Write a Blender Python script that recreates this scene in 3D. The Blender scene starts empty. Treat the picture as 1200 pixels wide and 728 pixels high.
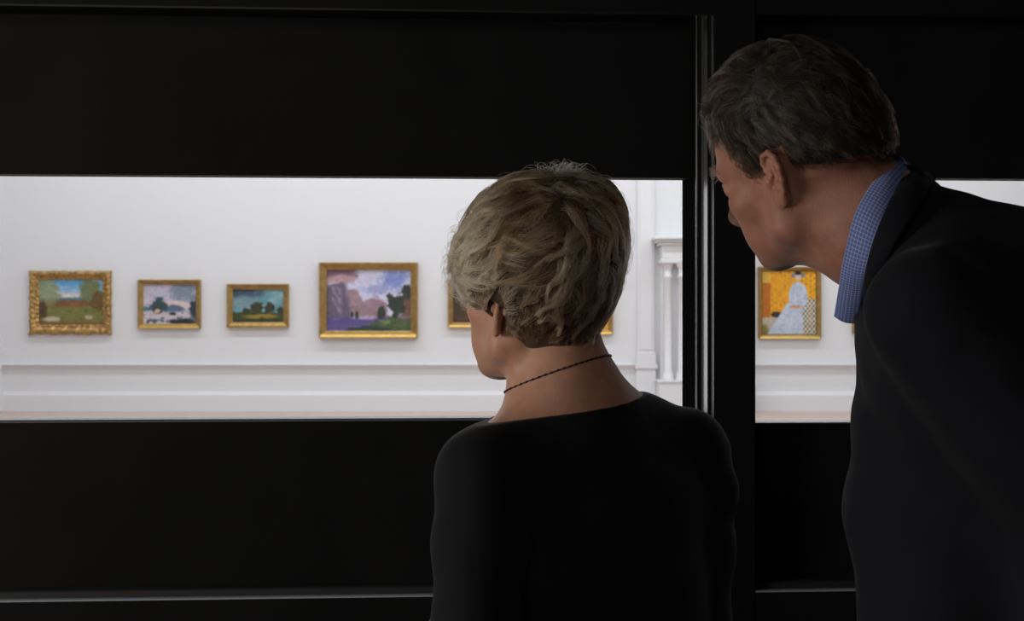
import bpy, math, random
import numpy as np
from mathutils import Vector
random.seed(4); rng = np.random.default_rng(7)
SC = bpy.context.scene; COL = SC.collection
F = 1667.0; CZ = 1.40
def P(px, py, Y): return np.array([(px-600)/F*Y, Y, CZ-(py-364)/F*Y])
def nrm(v): v = np.asarray(v, float); return v/np.linalg.norm(v)
def lin(c):
    c = np.asarray(c, float)/255.0
    return np.where(c <= .04045, c/12.92, ((c+.055)/1.055)**2.4)

# ------------------------------------------------------------ materials
def mat(name, col, rough=.5, metal=0., noise=0., nscale=20., bump=0., bscale=200., spec=.5, sheen=0., sss=0., coat=0.):
    m = bpy.data.materials.new(name); m.use_nodes = True
    nt = m.node_tree; b = nt.nodes['Principled BSDF']
    b.inputs['Base Color'].default_value = (*col, 1); b.inputs['Roughness'].default_value = rough
    b.inputs['Metallic'].default_value = metal; b.inputs['Specular IOR Level'].default_value = spec
    b.inputs['Coat Weight'].default_value = coat
    if sheen: b.inputs['Sheen Weight'].default_value = sheen; b.inputs['Sheen Roughness'].default_value = .4
    if sss:
        b.inputs['Subsurface Weight'].default_value = sss
        b.inputs['Subsurface Radius'].default_value = (.012, .004, .002); b.inputs['Subsurface Scale'].default_value = 1.
    tc = nt.nodes.new('ShaderNodeTexCoord')
    if noise:
        n = nt.nodes.new('ShaderNodeTexNoise'); n.inputs['Scale'].default_value = nscale; n.inputs['Detail'].default_value = 4
        nt.links.new(tc.outputs['Object'], n.inputs['Vector'])
        r = nt.nodes.new('ShaderNodeMapRange'); r.inputs[3].default_value = 1-noise; r.inputs[4].default_value = 1+noise
        r.inputs[1].default_value = .3; r.inputs[2].default_value = .7
        nt.links.new(n.outputs['Fac'], r.inputs[0])
        mx = nt.nodes.new('ShaderNodeVectorMath'); mx.operation = 'SCALE'; mx.inputs[0].default_value = col
        nt.links.new(r.outputs[0], mx.inputs['Scale']); nt.links.new(mx.outputs[0], b.inputs['Base Color'])
    if bump:
        n = nt.nodes.new('ShaderNodeTexNoise'); n.inputs['Scale'].default_value = bscale; n.inputs['Detail'].default_value = 3
        nt.links.new(tc.outputs['Object'], n.inputs['Vector'])
        bp = nt.nodes.new('ShaderNodeBump'); bp.inputs['Strength'].default_value = bump; bp.inputs['Distance'].default_value = .001
        nt.links.new(n.outputs['Fac'], bp.inputs['Height']); nt.links.new(bp.outputs[0], b.inputs['Normal'])
    return m
BLACK = mat('black_paint', (.0105, .0105, .0110), .55, noise=.15, nscale=6, bump=.15, bscale=900, spec=.06)
BLACKG = mat('black_satin_edge', (.008, .008, .009), .4, spec=.3)
SILL = mat('dark_metal_edge', (.20, .21, .22), .38, metal=.6)
WHITE = mat('white_wall_paint', (.80, .805, .82), .6, noise=.012, nscale=.5)
WHITE2 = mat('white_trim_paint', (.82, .82, .835), .4)
CEILW = mat('gallery_ceiling', (.8, .8, .8), .8)
DARKC = mat('dark_room_wall', (.02, .02, .02), .8)
DFLOOR = mat('dark_carpet', (.02, .02, .022), .9, noise=.3, nscale=150, bump=.5)
GOLD = mat('gold_frame', (.40, .255, .085), .40, metal=.7, noise=.22, nscale=14, bump=.6, bscale=60)
GOLDO = mat('carved_gold_frame', (.46, .285, .10), .38, metal=.7, noise=.5, nscale=26, bump=1., bscale=40)
GOLD_LIT = mat('lit_gold_edge', (.80, .52, .14), .3, metal=.7, noise=.1)  # lit copy of the frame gold
FR_BACK = mat('frame_back_wood', (.10, .05, .03), .7)
def wood_floor():
    m = bpy.data.materials.new('gallery_floor_wood'); m.use_nodes = True; nt = m.node_tree; b = nt.nodes['Principled BSDF']
    tc = nt.nodes.new('ShaderNodeTexCoord'); br = nt.nodes.new('ShaderNodeTexBrick')
    br.inputs['Scale'].default_value = 1; br.inputs['Brick Width'].default_value = 1.8; br.inputs['Row Height'].default_value = .09
    br.inputs['Color1'].default_value = (.66, .52, .44, 1); br.inputs['Color2'].default_value = (.60, .46, .38, 1)
    br.inputs['Mortar'].default_value = (.30, .18, .12, 1); br.inputs['Mortar Size'].default_value = .002
    nt.links.new(tc.outputs['Object'], br.inputs['Vector']); nt.links.new(br.outputs['Color'], b.inputs['Base Color'])
    b.inputs['Roughness'].default_value = .35
    return m
FLOORW = wood_floor()
SKINW = mat('fair_skin', (.54, .28, .185), .5, sheen=.25, noise=.10, nscale=60, bump=.35, bscale=700, sss=.25)
SKINM = mat('ruddy_skin', (.40, .18, .12), .56, sheen=.25, noise=.16, nscale=45, bump=.5, bscale=600, sss=.25)
TOPM = mat('black_jersey', (.0075, .0075, .009), .85, sheen=.10, bump=.25, bscale=1400, spec=.2)
JACK = mat('navy_jacket_wool', (.006, .007, .011), .85, sheen=.05, bump=.3, bscale=1200, spec=.2)
TROU = mat('dark_trousers', (.012, .012, .014), .9)
SHOE = mat('black_leather', (.012, .012, .012), .35)
EYEM = mat('eye_white', (.7, .68, .65), .2)
IRIS = mat('blue_grey_iris', (.06, .09, .12), .15)
BEAD = mat('dark_necklace_bead', (.05, .03, .025), .25, metal=.5)
def hair_mat(name, c1, c2, rough=.35, ior=1.55):
    m = bpy.data.materials.new(name); m.use_nodes = True; nt = m.node_tree; nt.nodes.clear()
    o = nt.nodes.new('ShaderNodeOutputMaterial'); h = nt.nodes.new('ShaderNodeBsdfHairPrincipled')
    h.model = 'CHIANG'; h.parametrization = 'COLOR'
    h.inputs['Roughness'].default_value = rough; h.inputs['Radial Roughness'].default_value = .5; h.inputs['IOR'].default_value = ior
    a = nt.nodes.new('ShaderNodeAttribute'); a.attribute_name = 'tint'
    mx = nt.nodes.new('ShaderNodeMix'); mx.data_type = 'RGBA'
    mx.inputs[6].default_value = (*c1, 1); mx.inputs[7].default_value = (*c2, 1)
    nt.links.new(a.outputs['Fac'], mx.inputs[0]); nt.links.new(mx.outputs[2], h.inputs['Color'])
    nt.links.new(h.outputs[0], o.inputs['Surface'])
    return m

# ------------------------------------------------------------ scene helpers
def mesh_obj(name, V, Fc, m, parent=None, smooth=False, kind=None):
    me = bpy.data.meshes.new(name)
    V = np.asarray(V, float)
    me.from_pydata([tuple(v) for v in V], [], [tuple(int(i) for i in f) for f in Fc]); me.update()
    if smooth: me.polygons.foreach_set('use_smooth', [True]*len(me.polygons))
    me.materials.append(m)
    o = bpy.data.objects.new(name, me); COL.objects.link(o)
    if parent is not None: o.parent = parent; o.matrix_parent_inverse = parent.matrix_world.inverted()
    if kind: o['kind'] = kind
    return o
def root(name, loc, label, cat, group=None):
    e = bpy.data.objects.new(name, None); COL.objects.link(e); e.location = loc
    e.empty_display_size = .1
    e['label'] = label; e['category'] = cat
    if group: e['group'] = group
    bpy.context.view_layer.update()
    return e
class MB:
    def __init__(s): s.V = []; s.F = []
    def box(s, x0, x1, y0, y1, z0, z1):
        n = len(s.V)
        s.V += [(x, y, z) for z in (z0, z1) for y in (y0, y1) for x in (x0, x1)]
        s.F += [tuple(n+i for i in f) for f in ((0,2,3,1),(4,5,7,6),(0,1,5,4),(2,6,7,3),(0,4,6,2),(1,3,7,5))]
        return s
    def prism(s, pts, axis, a0, a1):
        """extrude a closed 2D profile; axis 0: profile (y,z) along x; axis 2: profile (x,y) along z"""
        n = len(s.V); k = len(pts)
        for a in (a0, a1):
            for p in pts:
                s.V.append((a, p[0], p[1]) if axis == 0 else (p[0], p[1], a))
        for i in range(k): s.F.append((n+i, n+(i+1) % k, n+k+(i+1) % k, n+k+i))
        s.F.append(tuple(n+i for i in range(k))[::-1]); s.F.append(tuple(n+k+i for i in range(k)))
        return s
    def ring(s, w, h, prof, cx=0, cz=0, y=0, jig=None):
        """mitred rectangular frame; prof = [(outset from inner edge, forward)]; w,h = inner size. Front is -y"""
        n = len(s.V); k = len(prof)
        for (sx, sz) in ((-1,-1),(1,-1),(1,1),(-1,1)):
            for (o, f) in prof: s.V.append((cx+sx*(w/2+o), y-f, cz+sz*(h/2+o)))
        for c in range(4):
            c2 = (c+1) % 4
            for i in range(k):
                j = (i+1) % k
                s.F.append((n+c*k+i, n+c*k+j, n+c2*k+j, n+c2*k+i))
        return s
    def build(s, name, m, parent=None, kind=None, smooth=False, world=None):
        V = np.array(s.V, float)
        if world is not None: V = world(V)
        return mesh_obj(name, V, s.F, m, parent, smooth, kind)
def bevel(o, w, seg=2):
    b = o.modifiers.new('b', 'BEVEL'); b.width = w; b.segments = seg; b.limit_method = 'ANGLE'; return o

# ------------------------------------------------------------ implicit surfaces
def smin(a, b, k):
    if k <= 0: return np.minimum(a, b)
    h = np.clip(.5+.5*(b-a)/k, 0, 1); return b+(a-b)*h-k*h*(1-h)
def vnoise(p, s, seed=0):
    q = p*s+seed*17.31; i = np.floor(q).astype(np.int64); f = q-i; f = f*f*(3-2*f)
    def h(a, b, c):
        n = (a*73856093) ^ (b*19349663) ^ (c*83492791) ^ (seed*2654435)
        n = (n ^ (n >> 13))*1274126177 & 0x7fffffff
        return (n & 0xffff)/65535.0
    x, y, z = i[..., 0], i[..., 1], i[..., 2]; r = 0
    for dx in (0, 1):
        for dy in (0, 1):
            for dz in (0, 1):
                w = (f[..., 0] if dx else 1-f[..., 0])*(f[..., 1] if dy else 1-f[..., 1])*(f[..., 2] if dz else 1-f[..., 2])
                r = r+w*h(x+dx, y+dy, z+dz)
    return r*2-1
class Field:
    def __init__(s): s.ops = []; s.mods = []; s.frame(np.eye(3), np.zeros(3), 1.)
    def frame(s, R, o, sc=1.): s.R = np.asarray(R, float); s.o = np.asarray(o, float); s.s = sc; return s
    def _w(s, c): return s.o+s.s*(s.R @ np.asarray(c, float))
    def _add(s, op, k, fn, cw, rad): s.ops.append((op, k*s.s if k else 0, fn, cw, rad)); return s
    def ell(s, c, r, k=.02, op='u', A=None):
        cw = s._w(c); r = np.asarray(r, float)*s.s; Rm = s.R if A is None else s.R @ np.asarray(A, float)
        def fn(p):
            q = (p-cw) @ Rm; k0 = np.sqrt(((q/r)**2).sum(-1)); k1 = np.sqrt(((q/(r*r))**2).sum(-1))+1e-9
            return k0*(k0-1)/k1
        return s._add(op, k, fn, cw, r.max())
    def cone(s, a, b, ra, rb, k=.02, op='u'):
        a = s._w(a); b = s._w(b); ra *= s.s; rb *= s.s; ba = b-a; L2 = max(ba @ ba, 1e-12)
        def fn(p):
            t = np.clip(((p-a) @ ba)/L2, 0, 1)
            return np.sqrt((((p-a)-t[..., None]*ba)**2).sum(-1))-(ra+(rb-ra)*t)
        return s._add(op, k, fn, (a+b)/2, math.sqrt(L2)/2+max(ra, rb))
    def poly(s, pts, rs, k=.01, op='u'):
        if np.isscalar(rs): rs = [rs]*len(pts)
        for i in range(len(pts)-1): s.cone(pts[i], pts[i+1], rs[i], rs[i+1], k, op)
        return s
    def plane(s, o, n, k=.0):      # keep the side below the plane
        o = np.asarray(o, float); n = nrm(n)
        return s._add('i', k, lambda p: (p-o) @ n, o, 1e6)
    def mod(s, fn): s.mods.append(fn); return s
    def ev(s, p, c=None, R=0):
        d = np.full(p.shape[:-1], .2)
        for (op, k, fn, cw, rad) in s.ops:
            if c is not None and np.linalg.norm(c-cw)-rad > R+.03+k: continue
            x = fn(p)
            if op == 'u': d = smin(d, x, k)
            elif op == 's': d = -smin(-d, x, k)
            else: d = -smin(-d, -x, k)
        for m in s.mods: d = m(p, d)
        return d
    def grad(s, p, e=.0008):
        g = np.stack([s.ev(p+np.eye(3)[i]*e)-s.ev(p-np.eye(3)[i]*e) for i in range(3)], -1)
        return g/(np.linalg.norm(g, axis=-1, keepdims=True)+1e-9)
def polygonize(fld, lo, hi, h, n=12):
    lo = np.asarray(lo, float); hi = np.asarray(hi, float)
    nb = np.ceil((hi-lo)/(h*n)).astype(int)
    D = nb*n+4
    bi = np.stack(np.meshgrid(*[np.arange(k) for k in nb], indexing='ij'), -1).reshape(-1, 3)
    half = n*h/2; Rb = half*math.sqrt(3)
    dc = fld.ev(lo+(bi+.5)*n*h)
    act = bi[np.abs(dc) < Rb*1.7+.02]
    g = np.stack(np.meshgrid(*[np.arange(n+1)]*3, indexing='ij'), -1)
    E = []
    for ax in range(3):
        o1, o2 = [a for a in range(3) if a != ax]
        for i in (0, 1):
            for j in (0, 1):
                a = [0, 0, 0]; a[o1] = i; a[o2] = j; b = list(a); b[ax] = 1; E.append((tuple(a), tuple(b)))
    ids = []; pos = []; quads = []
    gid = lambda c: (c[..., 0]+1)*(D[1]*D[2])+(c[..., 1]+1)*D[2]+(c[..., 2]+1)
    for b in act:
        base = b*n; c = lo+(base+n/2)*h
        d = fld.ev(lo+(base+g)*h, c, Rb)
        if d.min() > 0 or d.max() < 0: continue
        sg = d < 0
        cs = [d[i:n+i, j:n+j, k:n+k] for i in (0, 1) for j in (0, 1) for k in (0, 1)]
        ss = sum((x < 0).astype(int) for x in cs); cell = np.argwhere((ss > 0) & (ss < 8))
        acc = np.zeros((len(cell), 3)); cnt = np.zeros(len(cell))
        for (a, e) in E:
            da = d[cell[:, 0]+a[0], cell[:, 1]+a[1], cell[:, 2]+a[2]]; db = d[cell[:, 0]+e[0], cell[:, 1]+e[1], cell[:, 2]+e[2]]
            m = (da < 0) != (db < 0); t = np.where(m, da/np.where(m, da-db, 1), 0)
            acc += m[:, None]*(np.array(a)+t[:, None]*(np.array(e)-np.array(a))); cnt += m
        pos.append(lo+(base+cell+acc/cnt[:, None])*h); ids.append(gid(base+cell))
        for ax in range(3):
            o1, o2 = [(1, 2), (2, 0), (0, 1)][ax]
            sl0 = sg[:n, :n, :n]; s1 = [slice(0, n)]*3; s1[ax] = slice(1, n+1); sl1 = sg[tuple(s1)]
            for flip, mk in ((False, sl0 & ~sl1), (True, ~sl0 & sl1)):
                q = np.argwhere(mk)+base
                if not len(q): continue
                u = np.zeros(3, int); v = np.zeros(3, int); u[o1] = 1; v[o2] = 1
                Q = np.stack([gid(q-u-v), gid(q-v), gid(q), gid(q-u)], 1)
                quads.append(Q[:, ::-1] if flip else Q)
    ids = np.concatenate(ids); pos = np.concatenate(pos); Q = np.concatenate(quads)
    o = np.argsort(ids); ids = ids[o]; pos = pos[o]
    j = np.clip(np.searchsorted(ids, Q), 0, len(ids)-1); ok = (ids[j] == Q).all(1)
    return pos, j[ok]
def fast_mesh(name, parts, m, parent=None, kind=None):
    V = []; Q = []; n = 0
    for v, q in parts: V.append(v); Q.append(q+n); n += len(v)
    V = np.concatenate(V); Q = np.concatenate(Q)
    me = bpy.data.meshes.new(name)
    me.vertices.add(len(V)); me.vertices.foreach_set('co', V.astype(np.float32).ravel())
    me.loops.add(Q.size); me.loops.foreach_set('vertex_index', Q.astype(np.int32).ravel())
    me.polygons.add(len(Q)); me.polygons.foreach_set('loop_start', np.arange(0, Q.size, 4, dtype=np.int32))
    me.update(calc_edges=True); me.validate()
    me.polygons.foreach_set('use_smooth', [True]*len(me.polygons)); me.materials.append(m)
    o = bpy.data.objects.new(name, me); COL.objects.link(o)
    if parent is not None: o.parent = parent; o.matrix_parent_inverse = parent.matrix_world.inverted()
    if kind: o['kind'] = kind
    return o

# ------------------------------------------------------------ camera
cam = bpy.data.cameras.new('camera'); co = bpy.data.objects.new('camera', cam); COL.objects.link(co)
co.location = (0, 0, CZ); co.rotation_euler = (math.pi/2, 0, 0)
cam.sensor_width = 36; cam.lens = F/1200*36; cam.clip_start = .05
cam.dof.use_dof = True; cam.dof.focus_distance = 1.62; cam.dof.aperture_fstop = 19
SC.camera = co

# ------------------------------------------------------------ gallery room (far side)
YB = 19.8; HX = 9.0; HC = 5.2
G = F/YB
def gx(px): return (px-600)/G
def gz(py): return CZ-(py-364)/G
MB().box(-HX, HX, 2.62, YB+.3, -.1, 0).build('floor', FLOORW, kind='structure')
MB().box(-HX, HX, 2.62, YB+.3, HC, HC+.1).build('ceiling', CEILW, kind='structure')
MB().box(-HX, HX, YB, YB+.2, 0, HC).build('wall_back', WHITE, kind='structure')
MB().box(-HX-.2, -HX, 2.5, YB+.3, 0, HC).build('wall_left', WHITE, kind='structure')
MB().box(HX, HX+.2, 2.5, YB+.3, 0, HC).build('wall_right', WHITE, kind='structure')
DX0, DX1 = gx(764), gx(883)         # door case extents
def rail(a, b, tag):
    z = gz(428)
    pr = [(YB, z-.055), (YB-.02, z-.05), (YB-.035, z-.012), (YB-.075, z-.004), (YB-.08, z+.012), (YB-.055, z+.022), (YB, z+.022)]
    MB().prism(pr, 0, a, b).build('trim_'+tag, WHITE2, kind='structure')
    z = gz(459)
    pr = [(YB, 0), (YB-.055, 0), (YB-.055, z-.05), (YB-.045, z-.03), (YB-.03, z), (YB, z)]
    MB().prism(pr, 0, a, b).build('baseboard_back', WHITE2, kind='structure')
rail(-HX, gx(743), '1'); rail(gx(882), HX, '2')
def pilaster(x0, x1, n):
    mb = MB(); mb.box(x0+.02, x1-.02, YB-.06, YB, gz(428)+.022, HC)
    mb.box(x0+.05, x1-.05, YB-.072, YB-.06, gz(410), gz(208)); mb.box(x0+.05, x1-.05, YB-.072, YB-.06, gz(203), HC)
    mb.box(x0, x1, YB-.10, YB, gz(428)+.02, gz(416))
    mb.box(x0+.005, x1-.005, YB-.085, YB, gz(416), gz(413))
    mb.box(x0-.02, x1+.02, YB-.11, YB, gz(432), gz(428)+.02); mb.box(x0, x1, YB-.085, YB, 0, gz(432))
    mb.box(x0-.02, x1+.02, YB-.12, YB, 0, gz(459))
    bevel(mb.build('trim_%d' % n, WHITE2, kind='structure'), .008)
pilaster(gx(745), gx(768), 3); pilaster(gx(-20), gx(3), 4)
# door case
dc = bpy.data.objects.new('door_1', None); COL.objects.link(dc); dc['kind'] = 'structure'
dc.location = ((DX0+DX1)/2, YB, 0); bpy.context.view_layer.update()
def colmn(xc, r, y, z0, z1):
    mb = MB(); N = 20
    prof = [(0, r*1.45), (.05, r*1.45), (.051, r*1.3), (.10, r*1.3), (.12, r*1.02)] + [(z1-z0-.20, r*.92), (z1-z0-.19, r*1.1), (z1-z0-.16, r*1.1), (z1-z0-.15, r*.92), (z1-z0-.06, r*.95), (z1-z0-.03, r*1.35), (z1-z0, r*1.4)]
    for (z, q) in prof:
        for k in range(N): a = 2*math.pi*k/N; mb.V.append((xc+q*math.cos(a), y+q*math.sin(a), z0+z))
    for i in range(len(prof)-1):
        for k in range(N): mb.F.append((i*N+k, i*N+(k+1) % N, (i+1)*N+(k+1) % N, (i+1)*N+k))
    mb.build('column', WHITE2, dc, smooth=True)
zt = gz(279); zc = gz(320)
for sgn, xe in ((1, DX0), (-1, DX1)):
    MB().box(min(xe+sgn*.10, xe+sgn*.42), max(xe+sgn*.10, xe+sgn*.42), YB-.22, YB, 0, zt-.3).build('jamb', WHITE2, dc)
    colmn(xe+sgn*.19, .055, YB-.30, .45, zc+.12); colmn(xe+sgn*.385, .065, YB-.36, .45, zc+.12)
    mb = MB(); mb.box(min(xe+sgn*.05, xe+sgn*.52), max(xe+sgn*.05, xe+sgn*.52), YB-.46, YB, 0, .42)
    mb.box(min(xe+sgn*.03, xe+sgn*.54), max(xe+sgn*.03, xe+sgn*.54), YB-.48, YB, .42, .45); bevel(mb.build('plinth', WHITE2, dc), .006)
mb = MB(); w = .0
for (e, y, z0, z1) in ((.08, .42, zc+.12, zc+.19), (.10, .40, zc+.19, zt-.12), (.06, .44, zt-.12, zt-.08), (.02, .49, zt-.08, zt-.045), (-.02, .54, zt-.045, zt)):
    mb.box(DX0+e, DX1-e, YB-y, YB, z0, z1)
bevel(mb.build('entablature', WHITE2, dc), .012)
mb = MB(); mb.box(DX0+.42, DX1-.42, YB-.12, YB-.04, 0, zt-.3); bevel(mb.build('leaf', mat('door_leaf_white', (.7, .7, .7), .5), dc), .01)
# ------------------------------------------------------------ paintings
def fbm(u, v, s, seed, oct=4, ax=1., ay=1.):
    r = 0; a = 1; t = 0
    for o in range(oct):
        p = np.stack([u*s*ax, v*s*ay, np.full_like(u, seed*3.7+o)], -1); r = r+a*vnoise(p, 1., seed+o); t += a; a *= .55; s *= 2.1
    return r/t
def sm(a, b, x): t = np.clip((x-a)/(b-a), 0, 1); return t*t*(3-2*t)
def mixc(c, m, col): return c*(1-m[..., None])+np.array(col, float)*m[..., None]
def blob(u, v, cx, cy, rx, ry, soft=.3, n=None, amp=.3):
    if n is not None: n = n+.5*fbm(u, v, 40, 61, 2)
    d = np.sqrt(((u-cx)/rx)**2+((v-cy)/ry)**2)
    if n is not None: d = d+n*amp
    return 1-sm(1-soft, 1+soft, d)
def art(kind, u, v):
    n1 = fbm(u, v, 5, 3); n2 = fbm(u, v, 14, 9); n3 = fbm(u, v, 5, 21, ax=1, ay=3)
    c = np.ones(u.shape+(3,))
    if kind == 'meadow':
        c = mixc(c*[205, 205, 212], sm(.55, .95, v+.12*n1), [95, 165, 215]); c = mixc(c, sm(.1, .5, n3)*sm(.5, .7, v), [225, 225, 228])
        c = mixc(c, blob(u, v, .4, .64, .35, .06, n=n1), [222, 205, 205])
        c = mixc(c, 1-sm(.58, .62, v+.02*n1), [75, 125, 140]); c = mixc(c, 1-sm(.52, .57, v+.04*n1), [125, 88, 50])
        c = mixc(c, 1-sm(.36, .44, v+.05*n1), [122, 124, 66]); c = mixc(c, sm(.0, .5, n2)*(1-sm(.3, .42, v)), [92, 96, 44])
        c = mixc(c, blob(u, v, .1, .75, .22, .3, .25, n2, .5)*.85, [140, 150, 105]); c = mixc(c, blob(u, v, .8, .76, .17, .24, .25, n2, .5), [112, 122, 82])
        c = mixc(c, blob(u, v, .94, .52, .13, .2, .3, n2, .5), [108, 84, 44]); c = mixc(c, blob(u, v, .56, .45, .07, .06, .3, n2, .4), [150, 95, 48])
        c = mixc(c, blob(u, v, .02, .25, .1, .3, .3, n2, .4), [82, 66, 36]); c = mixc(c, 1-sm(.02, .1, v), [130, 95, 50])
        c = mixc(c, blob(u, v, .2, .12, .15, .06, .3, n2, .5), [200, 185, 160]); c = mixc(c, blob(u, v, .77, .17, .07, .04, .3, n2, .5), [190, 175, 150])
    elif kind == 'winter':
        c = mixc(c*[188, 182, 200], sm(-.2, .5, n1), [208, 196, 206]); c = mixc(c, blob(u, v, .78, .85, .25, .3, .4, n1, .5)*.8, [112, 130, 150])
        c = mixc(c, blob(u, v, .6, .48, .3, .1, .4, n1), [222, 200, 195])
        c = mixc(c, blob(u, v, .58, .38, .17, .1, .25, n1), [84, 108, 130]); c = mixc(c, blob(u, v, .05, .38, .12, .05, .3, n1), [90, 120, 140])
        c = mixc(c, 1-sm(.28, .33, v+.03*n1), [205, 192, 200])
        c = mixc(c, sm(.05, .4, n2)*(1-sm(.25, .33, v)), [70, 90, 96])
        c = mixc(c, blob(u, v, .29, .46, .14, .17, .25, n2, .7), [52, 74, 78]); c = mixc(c, blob(u, v, .42, .42, .04, .14, .3, n2, .6), [58, 80, 84])
        c = mixc(c, blob(u, v, .95, .38, .08, .26, .3, n2, .6), [48, 58, 74]); c = mixc(c, blob(u, v, .27, .33, .05, .05, .2), [218, 180, 130])
        c = mixc(c, blob(u, v, .75, .05, .25, .08, .3, n2, .5), [30, 48, 52]); c = mixc(c, blob(u, v, .55, .26, .06, .04, .3, n2, .4), [50, 60, 60])
    elif kind == 'dusk':
        c = mixc(c*[98, 150, 162], sm(-.3, .4, n1), [140, 176, 182]); c = mixc(c, blob(u, v, .1, .95, .5, .25, .5, n1, .6), [62, 82, 98])
        c = mixc(c, blob(u, v, .2, .6, .25, .15, .5, n1, .6), [120, 150, 158]); c = mixc(c, 1-sm(.27, .33, v+.04*n2), [62, 72, 36])
        for (x, y, a, b) in ((.47, .42, .12, .2), (.72, .42, .10, .17), (.93, .36, .06, .12), (.28, .33, .08, .1)): c = mixc(c, blob(u, v, x, y, a, b, .2, n2, .5), [56, 58, 34])
        c = mixc(c, blob(u, v, .55, .17, .3, .07, .4, n1, .4), [152, 128, 48]); c = mixc(c, 1-sm(.03, .15, v+.1*n1), [44, 54, 34])
    elif kind == 'mountain':
        st = fbm(u*.8+v*.35, v, 7, 33, ax=2.2, ay=.5)
        c = mixc(c*[206, 204, 226], sm(-.1, .5, st), [226, 224, 238]); c = mixc(c, blob(u, v, .82, .85, .17, .2, .5, n1, .8), [128, 142, 200])
        c = mixc(c, blob(u, v, .62, .68, .16, .07, .5, n1, .8)*.8, [150, 158, 205]); c = mixc(c, blob(u, v, .05, .93, .3, .13, .4, n1, .7), [128, 96, 112])
        c = mixc(c, blob(u, v, .13, .84, .18, .06, .4, n1, .6)*.8, [196, 160, 165])
        c = mixc(c, blob(u, v, .3, .42, .14, .23, .12, n2, .3), [164, 134, 142]); c = mixc(c, blob(u, v, .58, .33, .17, .2, .12, n2, .35), [158, 128, 140])
        c = mixc(c, blob(u, v, .42, .28, .3, .14, .2, n2, .3), [150, 122, 132])
        c = mixc(c, (1-sm(.19, .26, u-(.78-v)*.12+.02*n2))*(1-sm(.74, .78, v+.06*n1)), [108, 94, 116]); c = mixc(c, sm(.1, .4, st)*(1-sm(.15, .2, u))*(1-sm(.7, .76, v)), [140, 128, 148])
        c = mixc(c, 1-sm(.21, .235, v+.01*n2), [92, 80, 136]); c = mixc(c, sm(.0, .35, fbm(u, v, 8, 5, ax=.6, ay=4))*(1-sm(.2, .23, v)), [128, 116, 168])
        c = mixc(c, blob(u, v, .45, .22, .15, .03, .4), [178, 160, 190])
        c = mixc(c, blob(u, v, .84, .1, .27, .12, .2, n2, .5), [78, 96, 60]); c = mixc(c, blob(u, v, .5, .02, .28, .06, .3, n2, .4), [56, 72, 66])
        c = mixc(c, sm(-.1, .4, n2)*blob(u, v, .8, .13, .14, .06), [120, 138, 78])
        c = mixc(c, blob(u, v, .95, .38, .1, .2, .3, n2, .5), [120, 88, 80])
        for (x, y, a, b) in ((.65, .31, .05, .1), (.78, .45, .08, .15), (.86, .42, .06, .18), (.95, .62, .06, .12), (.82, .3, .05, .08), (.36, .26, .02, .06), (.3, .26, .015, .04)): c = mixc(c, blob(u, v, x, y, a, b, .2, n2, .6), [50, 58, 50])
    elif kind == 'autumn':
        c = mixc(c*[225, 215, 205], sm(.1, .5, n1), [180, 190, 200]); c = mixc(c, 1-sm(.4, .5, v+.1*n1), [170, 80, 40])
        c = mixc(c, blob(u, v, .1, .5, .3, .5, .3, n2, .6), [70, 55, 35]); c = mixc(c, blob(u, v, .6, .35, .3, .12, .3, n2, .6), [215, 120, 60]); c = mixc(c, 1-sm(.06, .16, v), [70, 45, 35])
        c = mixc(c, blob(u, v, .8, .6, .25, .3, .3, n2, .7), [150, 110, 60])
    elif kind == 'yellow':
        c = mixc(c*[228, 160, 60], sm(-.1, .3, n1), [205, 120, 45]); c = mixc(c, blob(u, v, .9, .8, .3, .15, .4, n2), [180, 190, 180])
        c = mixc(c, blob(u, v, .95, .45, .2, .12, .4, n2), [60, 90, 130]); c = mixc(c, 1-sm(.1, .3, v+.1*n2), [225, 170, 70])
    elif kind == 'figure':
        c = mixc(c*[232, 158, 22], sm(-.4, .5, n1), [240, 172, 30])
        gu = (u*13) % 1; gv = (v*12+np.floor(u*13)*.5) % 1; c = mixc(c, blob(gu, gv, .5, .5, .2, .22, .3)*(n1 > -.05)*.7, [165, 105, 22])
        c = mixc(c, (1-sm(.16, .17, u))*sm(.22, .23, v), [190, 106, 26]); c = mixc(c, (1-sm(.16, .17, u))*sm(.8, .81, v), [224, 180, 70])
        c = mixc(c, 1-sm(.27, .28, v), [186, 176, 158]); c = mixc(c, (1-sm(.36, .37, u))*blob(v, u, .32, .27, .045, .1, .1), [48, 38, 36])
        c = mixc(c, blob(u, v, .05, .05, .1, .12, .4, n2), [120, 110, 50])
        ck = (np.sin(u*85)*np.sin(v*80) > .05).astype(float)
        arm = blob(u, v, .87, .24, .22, .33, .05); c = mixc(c, arm, [216, 206, 186]); c = mixc(c, arm*ck, [104, 98, 84])
        dr = np.maximum(blob(u, v, .66, .60, .17, .22, .08), (1-sm(.0, .02, np.abs(u-(.62-(.45-v)*.32))-(.16+(.5-v)*.42)))*(v < .5)*(u < .75))
        c = mixc(c, dr, [196, 204, 220]); c = mixc(c, dr*sm(0, .4, n2)*.6, [160, 172, 196])
        c = mixc(c, blob(u, v, .66, .92, .13, .045, .1), [124, 130, 134]); c = mixc(c, blob(u, v, .66, .90, .055, .06, .15), [216, 190, 176])
        c = mixc(c, blob(u, v, .66, .955, .06, .03, .15), [40, 44, 50])
        c = mixc(c, blob(u, v, .62, .44, .12, .025, .3), [210, 160, 120])
        bd = np.minimum(np.minimum(u, 1-u), np.minimum(v, 1-v)); c = mixc(c, 1-sm(.012, .028, bd), [84, 84, 34])
    n4 = fbm(u, v, 34, 41, 3); n5 = fbm(u, v, 60, 52, 2, ax=.5)
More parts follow.
